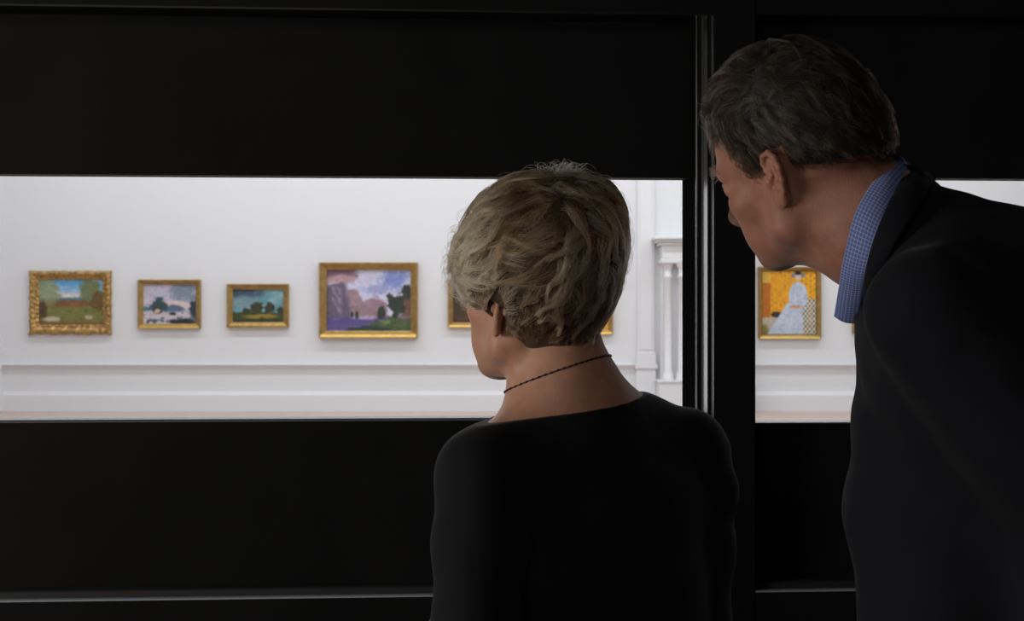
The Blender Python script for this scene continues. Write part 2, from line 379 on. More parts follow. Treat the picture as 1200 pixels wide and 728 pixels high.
    return lin(np.clip(c*(1+.13*n4[..., None]+.07*n5[..., None])+n2[..., None]*9, 0, 255))
CANV = bpy.data.materials.new('painted_canvas'); CANV.use_nodes = True
_a = CANV.node_tree.nodes.new('ShaderNodeAttribute'); _a.attribute_name = 'paint'
_b = CANV.node_tree.nodes['Principled BSDF']; CANV.node_tree.links.new(_a.outputs['Color'], _b.inputs['Base Color']); _b.inputs['Roughness'].default_value = .55
def painting(x0, x1, y0, y1, fw, kind, label, ornate=False, lit_edge=True, depth=.09, frm=None):
    """x0..y1 in wall pixels, fw the frame width in metres"""
    cx = (gx(x0)+gx(x1))/2; cz = (gz(y0)+gz(y1))/2; W = gx(x1)-gx(x0); H = gz(y0)-gz(y1)
    r = root('framed_painting', (cx, YB, cz), label, 'painting', 'framed paintings on the white gallery wall')
    w, h = W-2*fw, H-2*fw
    if ornate:
        # carved frame: swept profile with rippled relief
        N = 44; prof = [(0, .02), (fw*.12, .045), (fw*.25, .03), (fw*.5, .075), (fw*.78, .095), (fw*.95, .07), (fw, .02), (fw*.9, 0)]
        loop = []
        for (a, b) in (((-1,-1),(1,-1)), ((1,-1),(1,1)), ((1,1),(-1,1)), ((-1,1),(-1,-1))):
            for k in range(N): t = k/N; loop.append((a[0]+(b[0]-a[0])*t, a[1]+(b[1]-a[1])*t))
        mb = MB(); K = len(prof)
        for i, (sx, sz) in enumerate(loop):
            ph = (i % N)/N*2*math.pi
            for j, (o, f) in enumerate(prof):
                wv = (.5+.5*math.cos(ph*5)*math.cos(ph*2))*(1.0 if i < N else .35)
                oo = o+(.028*wv*(o/fw)**3 if j > 3 else 0)
                ff = f+.014*math.sin(ph*11+j*1.7)+.012*math.cos(ph*5+j*2.3) if 0 < j < 7 else f
                mb.V.append((sx*(w/2+oo), -ff, sz*(h/2+oo)))
        L = len(loop)
        for i in range(L):
            for j in range(K-1): mb.F.append((i*K+j, i*K+j+1, ((i+1) % L)*K+j+1, ((i+1) % L)*K+j))
        mb.V = [(a+cx, b+YB, c+cz) for a, b, c in mb.V]
        fr = mb.build('frame', GOLDO, r, smooth=True)
    else:
        d = depth
        prof = [(0, .0), (0, d*.55), (fw*.22, d*.62), (fw*.3, d*.72), (fw*.62, d*.86), (fw*.7, d*.98), (fw*.93, d), (fw, d*.9), (fw, 0)]
        fr = MB().ring(w, h, prof, cx, cz, YB).build('frame', frm or GOLD, r)
    nu = 150; nv = max(40, int(nu*h/w)); ee = .008
    U, V = np.meshgrid(np.linspace(0, 1, nu), np.linspace(0, 1, nv)); colr = art(kind, U.ravel(), V.ravel())
    vv = np.stack([cx+(U.ravel()-.5)*(w+ee), np.full(U.size, YB-.022), cz+(V.ravel()-.5)*(h+ee)], 1)
    n = len(vv); idx = np.arange(nu*nv).reshape(nv, nu)
    q = np.stack([idx[:-1, :-1], idx[:-1, 1:], idx[1:, 1:], idx[1:, :-1]], -1).reshape(-1, 4)
    rim = np.concatenate([idx[0], idx[1:, -1], idx[-1, -2::-1], idx[-2:0:-1, 0]])   # the stretcher's depth
    back = vv[rim]+[0, .02, 0]; m_ = len(rim)
    q2 = np.stack([rim, n+np.arange(m_), n+(np.arange(m_)+1) % m_, np.roll(rim, -1)], 1)
    o = fast_mesh('canvas', [(np.concatenate([vv, back]), np.concatenate([q, q2]))], CANV, r)
    at = o.data.attributes.new('paint', 'FLOAT_COLOR', 'POINT')
    col = np.concatenate([colr, np.full((m_, 3), .6)]); col = np.concatenate([col, np.ones((len(col), 1))], 1)
    at.data.foreach_set('color', col.astype(np.float32).ravel())
    if lit_edge and not ornate:
        d = depth; z0 = cz-H/2; t = fw
        pr = [(YB-d*.95, z0+t*.05), (YB-d*1.06, z0+t*.12), (YB-d*1.0, z0+t*.5), (YB-d*.78, z0+t*.62)]
        MB().prism(pr, 0, cx-W/2+.02, cx+W/2-.02).build('lit_lower_edge', GOLD_LIT, r, smooth=False)  # brighter gold strip paints the top light caught by the lower rail
    return r
painting(36, 131, 318, 391, .125, 'meadow', 'meadow landscape in a wide heavily carved gold frame, nearest the left edge', ornate=True)
painting(163, 236, 328, 385, .065, 'winter', 'pale lilac landscape with a dark tree and tiny yellow hut in a plain gold frame')
painting(267, 339, 333, 384, .075, 'dusk', 'smallest landscape with teal sky above two round dark trees in a dull gold frame', lit_edge=False)
painting(375, 490, 308, 396, .098, 'mountain', 'largest landscape, purple lake with pale cliffs and cloudy sky, in a bright gold frame', depth=.12)
painting(525, 596, 328, 384, .07, 'autumn', 'small autumn painting in gold frame, half hidden behind the left side of the blonde head')
painting(640, 718, 330, 392, .065, 'yellow', 'yellow painting peeking out right of the blonde head, showing only its gold edge')
painting(888, 961, 313, 397, .05, 'figure', 'upright painting of a seated figure in a pale gown before a bright orange background', depth=.09)
painting(998, 1058, 330, 391, .06, 'meadow', 'gold frame edge barely showing beside the blue shirt collar in the right opening')

# ------------------------------------------------------------ black partition with viewing slots
AL = math.atan(.066); ca, sa = math.cos(AL), math.sin(AL); Y0 = 2.20
def S(px, back=0.):
    """distance along the partition's front plane pushed back by 'back' for an image column"""
    u = (px-600)/F; yo = Y0+back/ca; Y = yo/(1-u*.066); x = u*Y
    return x*ca+(Y-Y0)*sa
def toW(V):      # partition coords: s along, t depth behind front, z
    V = np.asarray(V, float); s, t, z = V[:, 0], V[:, 1], V[:, 2]
    return np.stack([s*ca-t*sa, Y0+s*sa+t*ca, z], 1)
ZT, ZBL = 1.6135, 1.2250
RD = .075                      # recess of the slotted panels
sP = S(836.0); sQ = S(885.5)
sO = S(815.3, .0205)              # right edge of left slot
zPT = CZ+(364-12.5)/F*2.2; zPB = CZ-(690-364)/F*2.19
SL, SR = -2.6, 2.6
def part(name, build, m=BLACK): o = build.build(name, m, kind='structure', world=toW); return o
# frame of the partition
bevel(part('wall_front', MB().box(sP, sQ, 0, .25, -.0, 3.2)), .0015)
zc1, zc2 = zPT, 3.2
part('wall_front', MB().box(SL, sP, 0, .25, zc1, zc2)); part('wall_front', MB().box(sQ, SR, 0, .25, zc1, zc2))
part('wall_front', MB().box(SL, sP, 0, .25, 0, zPB-.012)); part('wall_front', MB().box(sQ, SR, 0, .25, 0, zPB-.012))
# ledge mouldings along the bottom rails
EDGE = mat('lit_ledge_grey', (.34, .40, .46), .4, spec=.5)  # pale grey paints in the light caught by the black ledge
for a, b, n in ((SL, sP, 5), (sQ+.0, SR, 6)):
    part('trim_%d' % n, MB().prism([(0, zPB-.0130), (-.001, zPB-.0125), (-.0005, zPB-.0112), (.002, zPB-.0102), (.012, zPB-.0100), (.012, zPB-.0130)], 0, a, b), EDGE)
    part('trim_%d' % n, MB().prism([(.014, zPB-.010), (.014, zPB-.001), (.0165, zPB+.001), (.03, zPB+.0012), (.03, zPB-.012)], 0, a, b), mat('satin_black_step', (.02, .02, .022), .5))
# panels around the left slot
part('wall_panel', MB().box(SL, sP-.0, RD, RD+.04, ZT, zPT)); part('wall_panel', MB().box(SL, sP, RD, RD+.04, zPB-.012, ZBL))
part('wall_panel', MB().box(sQ, SR, .05, .09, ZT+.000, zPT)); part('wall_panel', MB().box(sQ, SR, .05, .09, zPB-.012, ZBL-.0055))
# stepped upright mouldings between left slot and post (satin, they mirror the bright room)
sA = S(836.3); t2, t1, t0 = .0045, .0180, .0205
sB = S(833.8, t2); sC = S(829.0, t2); sD = S(822.3, t1); sE = S(817.0, t1); sJ = S(815.3, t0)
TRM = mat('satin_metal_bead', (.93, .95, .98), .18, metal=1., noise=.05)
part('wall_front', MB().prism([(sA, .0), (sP+.0005, .0), (sP+.0005, .135), (sJ+.0012, .135), (sJ+.0012, t0+.001), (sE+.001, t1+.0006), (sD+.0008, t1+.0006), (sC+.001, t2+.0006), (sB+.001, t2+.0006)], 2, zPB-.012, zPT))
part('trim_7', MB().prism([(sD, t1), (sC, t2), (sC, t2+.003), (sD, t1+.003)], 2, zPB-.012, zPT), TRM)
part('trim_8', MB().prism([(sB, t2), (sA, 0), (sA, .003), (sB, t2+.003)], 2, zPB-.012, zPT), TRM)
part('trim_9', MB().prism([(sJ, t0), (sE, t1), (sE, t1+.003), (sJ, t0+.003)], 2, zPB-.012, zPT), TRM)
part('window_1', MB().box(sJ, sJ+.0012, t0, .135, zPB-.012, zPT), mat('matt_black_reveal', (.006, .006, .006), .9, spec=0.))
part('trim_10', MB().box(SL, sP, .0, .02, zPT-.003, zPT), BLACKG)
part('window_1', MB().prism([(RD-.001, ZBL-.0005), (RD-.001, ZBL+.0008), (RD+.002, ZBL+.0035), (RD+.045, ZBL+.0035), (RD+.045, ZBL-.0005)], 0, SL, sO), SILL)
part('window_2', MB().box(sQ, sQ+.0015, .03, .09, ZBL-.0055, ZT).box(sQ, SR, .049, .09, ZBL-.0065, ZBL-.0045), SILL)
# gallery side lining of the partition (white) and viewer's dark room
part('wall_front', MB().box(-9.2, SL+.3, .1, .3, 0, 5.2), BLACK)
mbk = MB().box(-9.2, 9.2, .30, .36, 0, ZBL-.25).box(-9.2, 9.2, .30, .36, ZT+.25, 5.3).box(-9.2, SL+.1, .30, .36, ZBL-.25, ZT+.25).box(SR-.1, 9.2, .30, .36, ZBL-.25, ZT+.25)
mbk.build('wall_front', WHITE, kind='structure', world=toW)
MB().box(-2.9, 2.9, -1.6, 2.62, -.1, 0).build('floor', DFLOOR, kind='structure')
MB().box(-2.9, 2.9, -1.6, 2.4, 3.2, 3.3).build('ceiling', DARKC, kind='structure')
MB().box(-2.9, 2.9, -1.7, -1.6, 0, 3.2).build('wall_rear', DARKC, kind='structure')
MB().box(-2.9, -2.6, -1.6, 2.6, 0, 3.2).build('wall_left', DARKC, kind='structure')
MB().box(2.6, 2.9, -1.6, 2.6, 0, 3.2).build('wall_right', DARKC, kind='structure')

# ------------------------------------------------------------ people
def head_rot(yaw, pitch, roll):
    y, p, r = map(math.radians, (yaw, pitch, roll))
    X = np.array([math.cos(y), math.sin(y), 0]); f = np.array([-math.sin(y), math.cos(y), 0]); Z = np.array([0, 0, 1.])
    f2 = math.cos(p)*f-math.sin(p)*Z; z2 = math.cos(p)*Z+math.sin(p)*f
    x3 = math.cos(r)*X+math.sin(r)*z2; z3 = math.cos(r)*z2-math.sin(r)*X      # + roll tips the head towards its right side rising
    return np.stack([x3, f2, z3], 1)
def head(fd, R, o, s, male, earout=24, ear=1., earz=.004):
    fd.frame(R, o, s)
    fd.ell((0, -.004, .052), (.074, .097, .082), .02); fd.ell((0, -.03, .035), (.068, .07, .07), .02)
    fd.ell((0, .045, -.005), (.060, .055, .085), .025); fd.ell((0, .05, .055), (.060, .05, .045), .02)
    for q in (-1, 1):
        j = .054 if male else .047
        fd.cone((q*j, .012, -.052), (q*.016, .082, -.080), .018 if male else .016, .017, .025)
        fd.cone((q*j, .008, -.01), (q*j, .012, -.05), .016, .017, .025)
        fd.ell((q*.043, .068, -.008), (.022, .022, .018), .02)
        fd.cone((q*.040, .084, .034), (q*.012, .097, .036), .012 if male else .009, .010, .014)
        fd.ell((q*.033, .104, .014), (.017, .014, .011), .012, 's')
        fd.ell((q*.031, .086, .014), (.0125, .0125, .0125), .004)
        fd.poly([(q*.018, .095, .015), (q*.031, .1, .021), (q*.044, .091, .015)], .0036, .005)      # upper lid
        fd.poly([(q*.018, .094, .010), (q*.031, .097, .0055), (q*.044, .09, .010)], .003, .005)
        fd.ell((q*.012, .113, -.026), (.0085, .010, .0075), .007)
        fd.ell((q*.006, .116, -.0335), (.0035, .005, .004), .003, 's')
        fd.ell((q*.028, .075, -.045), (.022, .02, .028), .02)
    fd.cone((0, .098, .026), (0, .124, -.018), .0075, .0105, .012); fd.ell((0, .125, -.020), (.0105, .0105, .010), .008)
    fd.ell((0, .092, -.052), (.028, .018, .022), .018)
    fd.poly([(-.022, .098, -.053), (-.008, .1075, -.0485), (0, .1075, -.0495), (.008, .1075, -.0485), (.022, .098, -.053)], [.002, .0045, .004, .0045, .002], .005)
    fd.poly([(-.02, .098, -.055), (0, .1065, -.0605), (.02, .098, -.055)], [.002, .0055, .002], .005)
    fd.poly([(-.022, .1025, -.0545), (0, .1125, -.0545), (.022, .1025, -.0545)], .0014, .003, 's')
    fd.ell((0, .088, -.083), (.020, .016, .016), .015)
    fd.ell((0, .055, -.072), (.03, .035, .016), .02)
    # ears
    R0, o0 = fd.R.copy(), fd.o.copy()
    t = math.radians(earout)
    for q in (-1, 1):
        tl = math.radians(10)
        b = np.array([-q*math.sin(t), math.cos(t), 0]); n = np.array([q*math.cos(t), math.sin(t), 0]); a = np.array([0, 0, 1.])
        a2 = math.cos(tl)*a-math.sin(tl)*b; b2 = math.cos(tl)*b+math.sin(tl)*a
        fd.frame(R0 @ np.stack([b2, a2, n], 1), o0+s*(R0 @ np.array([q*.0745, -.012, earz])), s*ear)
        fd.ell((0, .002, .002), (.0155, .029, .0035), .004)
        fd.ell((.004, -.001, .006), (.0085, .012, .0075), .003, 's')
        fd.poly([(.006, .004, .004), (.013, .010, .005), (.015, .020, .006), (.009, .029, .007), (-.003, .032, .0075), (-.013, .026, .008), (-.0175, .013, .008), (-.0165, -.002, .0075), (-.012, -.014, .006), (-.006, -.022, .005)],
                [.002, .0028, .003, .0032, .0034, .0034, .0032, .0030, .0028, .003], .003)
        fd.poly([(.002, .021, .004), (-.005, .012, .006), (-.008, .001, .006), (-.005, -.010, .0055), (.002, -.014, .005)], .0031, .004)
        fd.ell((.0005, -.025, .003), (.0075, .0085, .0042), .006)
        fd.ell((.0135, -.003, .005), (.004, .0055, .0042), .004)
    fd.frame(np.eye(3), np.zeros(3), 1.)
def hand(fd, w, d, pn, s=1.):
    """w wrist, d towards the fingers, pn palm normal"""
    d = nrm(d); pn = nrm(np.asarray(pn)-np.dot(pn, d)*d); sd = np.cross(d, pn)
    R = np.stack([sd, d, pn], 1); fd.frame(R, w, s)
    fd.ell((0, .045, 0), (.040, .050, .016), .015)
    for i, (x, L, r) in enumerate(((-.031, .064, .0075), (-.011, .078, .0085), (.011, .084, .0088), (.031, .076, .0085))):
        p0 = np.array([x*.9, .075, 0]); a = .25+.1*i*0
        p1 = p0+np.array([x*.08, L*.45*math.cos(a), L*.45*math.sin(a)]); p2 = p1+np.array([0, L*.32*math.cos(a+.5), L*.32*math.sin(a+.5)]); p3 = p2+np.array([0, L*.23*math.cos(a+.9), L*.23*math.sin(a+.9)])
        fd.poly([p0, p1, p2, p3], [r*1.1, r, r*.92, r*.8], .003)
    fd.poly([(.025, .018, .004), (.048, .042, .014), (.056, .066, .022), (.057, .086, .026)], [.014, .0115, .0095, .008], .006)
    fd.frame(np.eye(3), np.zeros(3), 1.)
FOOTL = .25
def legs(fd_body, fd_tr, hips, knees, ankles, pelvis, r):
    for h, k, a in zip(hips, knees, ankles):
        fd_body.cone(h, k, .075*r, .048*r, .03); fd_body.cone(k, a, .048*r, .034*r, .02)
        fd_tr.cone(h, k, .092*r, .068*r, .03); fd_tr.cone(k, a, .068*r, .055*r, .02)
    fd_tr.ell(pelvis, (.155*r, .12*r, .13*r), .04); fd_body.ell(pelvis, (.14*r, .105*r, .12*r), .04)
def shoe(a, f, parent, sc=1.):
    fd = Field(); R = np.stack([np.cross(f, [0, 0, 1]), f, [0, 0, 1]], 1)
    fd.frame(R, (a[0], a[1], 0), sc)
    fd.ell((0, .09, .030), (.045, .10, .032), .02); fd.ell((0, -.01, .045), (.036, .055, .05), .02); fd.cone((0, 0, .05), (0, -.005, .10), .038, .042, .02)
    fd.frame(np.eye(3), np.zeros(3), 1.)
    fd.plane((0, 0, 0.001), (0, 0, -1))
    return fast_mesh('shoe', [polygonize(fd, np.array([a[0]-.25, a[1]-.25, -.02]), np.array([a[0]+.25, a[1]+.25, .16]), .006)], SHOE, parent)
def eyes(R, o, s, parent):
    for q in (-1, 1):
        c = o+s*(R @ np.array([q*.031, .0895, .0125])); N, M = 20, 12; V = []; Fc = []
        for i in range(M+1):
            for j in range(N):
                th = math.pi*i/M; ph = 2*math.pi*j/N; V.append(c+.0118*s*(R @ np.array([math.sin(th)*math.cos(ph), math.cos(th), math.sin(th)*math.sin(ph)])))
        for i in range(M):
            for j in range(N): Fc.append((i*N+j, i*N+(j+1) % N, (i+1)*N+(j+1) % N, (i+1)*N+j))
        e_ = mesh_obj('eye', V, Fc, EYEM, parent, True); e_.data.materials.append(IRIS); e_.data.materials.append(SHOE)
        for i, pg in enumerate(e_.data.polygons): pg.material_index = 2 if i//N < 1 else (1 if i//N < 2 else 0)

def strands(name, hull, roots, dirs, lens, m, parent, npt=10, off0=.0, off=None, wob=.25, rad=.00016, nclump=700, clump=.8, tint=None, taper=.35, drift=None, reject=None, wave=0.):
    N = len(roots); g0 = roots[rng.choice(N, min(nclump, N), replace=False)]
    # guides
    def march(p, L, wseed, amp, offs):
        pts = [p]; M = len(p)
        for i in range(1, npt):
            t = i/(npt-1); n = hull.grad(p); d = dirs(p, t)
            nz = np.stack([vnoise(p*1., 28, wseed+k) for k in range(3)], -1)*amp
            d = d+nz+drift_g[:M]*.25 if amp else d
            d = d-(d*n).sum(-1, keepdims=True)*n; d /= np.linalg.norm(d, axis=-1, keepdims=True)+1e-9
            p = p+d*(L/(npt-1))[:, None]
            dist = hull.ev(p); p = p-hull.grad(p)*(dist-offs*(1 if off is None else off(t)))[:, None]
            if wave:
                b = np.cross(n, d); ph = wph[:M, None]; p = p+b*np.sin(ph+t*wfr[:M, None])*wave*L[:, None]/(npt-1)*4
            pts.append(p)
        return np.stack(pts, 1)
    wph = rng.uniform(0, 6.28, len(g0)); wfr = rng.uniform(4, 9, len(g0))
    drift_g = rng.normal(size=(max(len(g0), N), 3))
    goff = off0+np.abs(rng.normal(size=len(g0)))*.0035
    Lg = lens(g0)*rng.uniform(.75, 1.15, len(g0))
    G_ = march(g0, Lg, 11, wob, goff)
    gt = rng.uniform(0, 1, len(g0)) if tint is None else np.clip(tint(g0)+rng.normal(size=len(g0))*.27, 0, 1)
    # children follow the nearest of their guides
    best = np.zeros(N, int); bd = np.full(N, 9.)
    for i in range(0, len(g0), 100):
        dd = np.linalg.norm(roots[:, None]-g0[None, i:i+100], axis=-1); j = dd.argmin(1); v = dd[np.arange(N), j]
        k = v < bd; bd[k] = v[k]; best[k] = j[k]+i
    T = np.linspace(0, 1, npt)
    cl = 1-clump*sm(0, .9, T)
    offv = (roots-g0[best]); G2 = G_[best]
    jit = rng.normal(size=(N, 1, 3))*.0011*T[None, :, None]**1.5+rng.normal(size=(N, 1, 3))*.0004
    pts = G2+offv[:, None]*cl[None, :, None]+jit
    sh = rng.uniform(.75, 1.0, N)
    # keep above the base
    flat = pts.reshape(-1, 3); d = hull.ev(flat); n = hull.grad(flat); low = np.minimum(d-.0006, 0)+np.maximum(d-.009, 0)
    flat = flat-n*low[:, None]; pts = flat.reshape(N, npt, 3)
    if reject is not None:
        bad = reject(pts.reshape(-1, 3)).reshape(N, npt); bad = np.maximum.accumulate(bad, 1)
        keep = bad.sum(1) < npt-3; pts = pts[keep]; bad = bad[keep]; best = best[keep]; N = len(pts)
        last = np.maximum((~bad).sum(1)-1, 0)
        for i in range(1, npt):
            k = bad[:, i]; pts[k, i] = pts[k, last[k]]+(pts[k, i]-pts[k, i-1])*.0+rng.normal(size=(k.sum(), 3))*1e-5
    tt = np.clip(gt[best]+rng.normal(size=N)*.15, 0, 1)
    return curves_obj(name, pts, rad*rng.uniform(.7, 1.3, N), tt, m, parent, taper)
def curves_obj(name, pts, rad, tt, m, parent, taper=.3):
    N, K = pts.shape[:2]
    hc = bpy.data.hair_curves.new(name); hc.add_curves([K]*N)
    hc.attributes['position'].data.foreach_set('vector', pts.astype(np.float32).ravel()) if 'position' in hc.attributes else hc.position_data.foreach_set('vector', pts.astype(np.float32).ravel())
    ra = hc.attributes.get('radius') or hc.attributes.new('radius', 'FLOAT', 'POINT')
    tp = 1-(1-taper)*np.linspace(0, 1, K)**2
    ra.data.foreach_set('value', (np.asarray(rad)[:, None]*tp[None]).astype(np.float32).ravel())
    ta = hc.attributes.new('tint', 'FLOAT', 'POINT'); ta.data.foreach_set('value', np.repeat(tt, K).astype(np.float32))
    hc.materials.append(m); o = bpy.data.objects.new(name, hc); COL.objects.link(o)
    if parent is not None: o.parent = parent; o.matrix_parent_inverse = parent.matrix_world.inverted()
    return o
def sample_surface(V, Q, n, mask):
    a = V[Q]; ctr = a.mean(1); ar = np.linalg.norm(np.cross(a[:, 2]-a[:, 0], a[:, 3]-a[:, 1]), axis=1)
    ok = mask(ctr); ar = ar*ok; idx = rng.choice(len(Q), n, p=ar/ar.sum()); u = rng.uniform(size=(n, 1)); v = rng.uniform(size=(n, 1))
    q = a[idx]; return (q[:, 0]*(1-u)+q[:, 1]*u)*(1-v)+(q[:, 3]*(1-u)+q[:, 2]*u)*v
def proj(p): return 600+p[..., 0]/p[..., 1]*F, 364-(p[..., 2]-CZ)/p[..., 1]*F

# ============================================================ WOMAN
WOM = root('person', P(690, 364, 1.70)*[1, 1, 0], 'person seen from behind with short tousled blonde hair, wide-necked black long-sleeved top and fine necklace', 'person')
wyaw = 37; WR = head_rot(wyaw, -3, -2); WO = P(634, 361, 1.70); WS = .91
wb = Field(); head(wb, WR, WO, WS, False, 24, 1.12, -.003)
tyaw = math.radians(30); tf = np.array([-math.sin(tyaw), math.cos(tyaw), 0]); tl = np.array([-math.cos(tyaw), -math.sin(tyaw), 0])
Lsh = P(564, 556, 1.61); Rsh = P(809, 531, 1.79)
wb.cone(P(650, 392, 1.71), P(659, 455, 1.70), .054, .056, .015)
wb.cone(P(659, 455, 1.70), P(672, 510, 1.70), .057, .075, .03)
# front neck muscles
wb.cone(P(606, 398, 1.675), P(628, 490, 1.70), .015, .014, .012)
wb.cone(P(640, 505, 1.68), Lsh+[0, 0, .004], .050, .040, .04); wb.cone(P(694, 482, 1.71), Rsh+[-.012, 0, .006], .046, .040, .04)
TA = np.stack([-tl, tf, [0, 0, 1]], 1)
mid = (Lsh+Rsh)/2
wb.ell(mid+[0, 0, -.06]+tf*.01, (.175, .085, .085), .04, A=TA); wb.ell(mid+[0, 0, -.16]+tf*.015, (.150, .105, .17), .04, A=TA)
wb.ell(mid+[-.004, 0, -.33]+tf*.015, (.132, .10, .16), .05, A=TA)
Lel = P(559, 728, 1.56); Rel = P(811, 735, 1.77)
WL = Lel+tf*.20+[0.03, 0, -.10]; WRt = Rel+tf*.20+[-.05, 0, -.10]
wpel = mid*[1, 1, 0]+[0, 0, .90]+tf*.02
hands_w = Field()
hand(hands_w, WL, WL-Lel, (0.3, 0, -1), .9); hand(hands_w, WRt, WRt-Rel, (-.3, 0, -1), .9)
for fdx, e in ((wb, 0),):
    fdx.cone(Lsh, Lel, .046, .038, .025); fdx.cone(Rsh, Rel, .047, .038, .025)
    fdx.cone(Lel, WL, .037, .024, .015); fdx.cone(Rel, WRt, .037, .024, .015)
wtop = Field()
wtop.ell(mid+[0, 0, -.045]+tf*.01, (.178, .088, .082), .04, A=TA); wtop.ell(mid+[0, 0, -.16]+tf*.015, (.160, .122, .182), .04, A=TA)
wtop.ell(mid+[-.004, 0, -.36]+tf*.015, (.142, .11, .22), .05, A=TA); wtop.ell(wpel+[0, 0, .03], (.165, .125, .16), .05, A=TA)
wtop.cone(P(659, 455, 1.70), P(672, 510, 1.70), .060, .079, .03)
wtop.cone(P(640, 505, 1.68), Lsh+[0, 0, .004], .054, .045, .04); wtop.cone(P(694, 482, 1.71), Rsh+[-.012, 0, .006], .050, .045, .04)
wtop.cone(Lsh, P(560, 640, 1.585), .050, .047, .02); wtop.cone(P(560, 640, 1.585), Lel, .047, .046, .02)
wtop.cone(Rsh, P(815, 640, 1.78), .051, .046, .02); wtop.cone(P(815, 640, 1.78), Rel, .046, .044, .02)
wtop.cone(Lel, WL, .043, .030, .02); wtop.cone(Rel, WRt, .043, .030, .02)
wtop.ell(P(840, 578, 1.78), (.024, .03, .03), .02)
wtop.mod(lambda p, d: d-.0022*vnoise(p*[1, 1, 1.6], 14, 3)-.0010*vnoise(p, 45, 5))
A_ = P(577, 495, 1.645); B_ = P(776, 454, 1.80); Cc = P(672, 484, 1.625)
nn = np.cross(B_-A_, tf); nn = nn if nn[2] > 0 else -nn
nn = nrm(nn)
def neckcut(p, d):
    # boat neckline: slanted plane dipping a little at the nape
    h = (p-A_) @ nn; m_ = ((p-(A_+B_)/2) @ tl)
    return np.maximum(d, h-.003)
wtop.mod(neckcut)
wtr = Field()
whips = [wpel+tl*.085, wpel-tl*.085]; wkn = [h*[1, 1, 0]+[0, 0, .46]+tf*.02 for h in whips]; wan = [h*[1, 1, 0]+[0, 0, .08]-tf*.01 for h in whips]
legs(wb, wtr, whips, wkn, wan, wpel, .95)
head_lo = P(480, 470, 1.55)*[1, 1, 1]
hd = polygonize(wb, (-.16, 1.50, 1.225), (.36, 1.98, 1.64), .0021)
def body_low(fd, lo, hi, zcut, h=.006):
    f2 = Field(); f2.ops = list(fd.ops); f2.mods = [lambda p, d: np.maximum(d, p[..., 2]-zcut)]
    return polygonize(f2, lo, hi, h)
def clip_above(mp, z):
    v, q = mp; k = (v[q][:, :, 2] > z).all(1); q = q[k]; u, inv = np.unique(q, return_inverse=True); return v[u], inv.reshape(q.shape)
hd = clip_above(hd, 1.232)
low = body_low(wb, (-.35, 1.3, .05), (.50, 2.15, 1.30), 1.236)
hw = polygonize(hands_w, np.minimum(WL, WRt)-.22, np.maximum(WL, WRt)+.22, .003)
fast_mesh('body', [hd, low, hw], SKINW, WOM)
fast_mesh('top', [polygonize(wtop, (-.35, 1.3, .72), (.52, 2.15, 1.42), .0038)], TOPM, WOM)
fast_mesh('trousers', [body_low(wtr, (-.35, 1.3, .05), (.50, 2.15, 1.1), 1.0)], TROU, WOM)
for a in wan: shoe(a, tf, WOM, .9)
eyes(WR, WO, WS, WOM)
# hair mass
wh = Field()
def wl(px, py, Y): return P(px, py, Y)
wh.ell(wl(638, 302, 1.70), (.088, .105, .090), .02)
wh.ell(wl(682, 272, 1.71), (.046, .070, .054), .03)
wh.ell(wl(676, 310, 1.70), (.036, .06, .056), .03)
wh.ell(wl(588, 290, 1.69), (.044, .075, .052), .03)
wh.ell(wl(566, 318, 1.665), (.030, .045, .034), .025)
wh.ell(wl(612, 325, 1.655), (.050, .045, .045), .03)
wh.cone(wl(646, 340, 1.675), wl(652, 398, 1.69), .058, .047, .03)
wh.cone(wl(612, 243, 1.69), wl(685, 243, 1.70), .022, .020, .04)
_wc = WO+WS*(WR @ np.array([0, .09, -.03]))
wh.frame(WR, WO, WS); wh.ell((0, .115, -.045), (.062, .062, .085), .012, 's'); wh.ell((-.080, -.012, -.008), (.030, .019, .034), .008, 's'); wh.ell((.075, .0, -.03), (.014, .02, .035), .010, 's'); wh.frame(np.eye(3), np.zeros(3), 1.)
wh.plane(P(660, 409, 1.66), (0.05, -.35, -1), .012)
ctrl = np.array([
 (620,212,-.9,.25),(650,205,-.4,-.1),(575,235,-.6,.8),(545,275,-.75,.6),(600,262,-.75,.55),(640,245,-.35,.9),(655,290,-.8,.5),(610,300,-.95,.25),(560,315,-1,-.05),
 (600,340,-.9,.45),(560,350,-.5,.8),(640,330,-.85,.45),(690,225,.8,.5),(725,255,.35,.95),(735,290,-.1,1),(722,325,-.45,.9),(705,365,-.35,.95),(680,300,-.35,.95),
 (668,345,-.5,.85),(690,390,-.15,1),(655,395,-.1,1),(620,375,-.25,1),(600,365,-.3,.9)], float)
def wdir(p, t):
    x, y = proj(p); w = np.exp(-((x[:, None]-ctrl[:, 0])**2+(y[:, None]-ctrl[:, 1])**2)/(2*24**2))+1e-9
    dx = (w*ctrl[:, 2]).sum(1)/w.sum(1); dy = (w*ctrl[:, 3]).sum(1)/w.sum(1)
    flip = np.where((x < 560) & (y < 345), t*.6, 0)
    return np.stack([dx, np.zeros_like(dx), -(dy-flip)], -1)
whm = Field(); whm.ops = list(wh.ops)
def groove(p, d):
    return d-.0022*vnoise(p*[1, 1, 2.2], 30, 8)-.0012*vnoise(p*[1, 1, 3], 70, 9)
whm.mods = [groove]
hv, hq = polygonize(whm, (-.14, 1.5, 1.33), (.22, 1.86, 1.62), .0024)
WHB = mat('blonde_hair_base', (.075, .048, .028), .6, noise=.35, nscale=90, bump=.6, bscale=300)
hairo = fast_mesh('hair', [(hv, hq)], WHB, WOM)
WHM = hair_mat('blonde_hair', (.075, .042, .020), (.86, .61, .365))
def wmask(c):
    x, y = proj(c); return (c[:, 1] < 1.86)
nW = 20000
rt = sample_surface(hv, hq, nW, wmask)
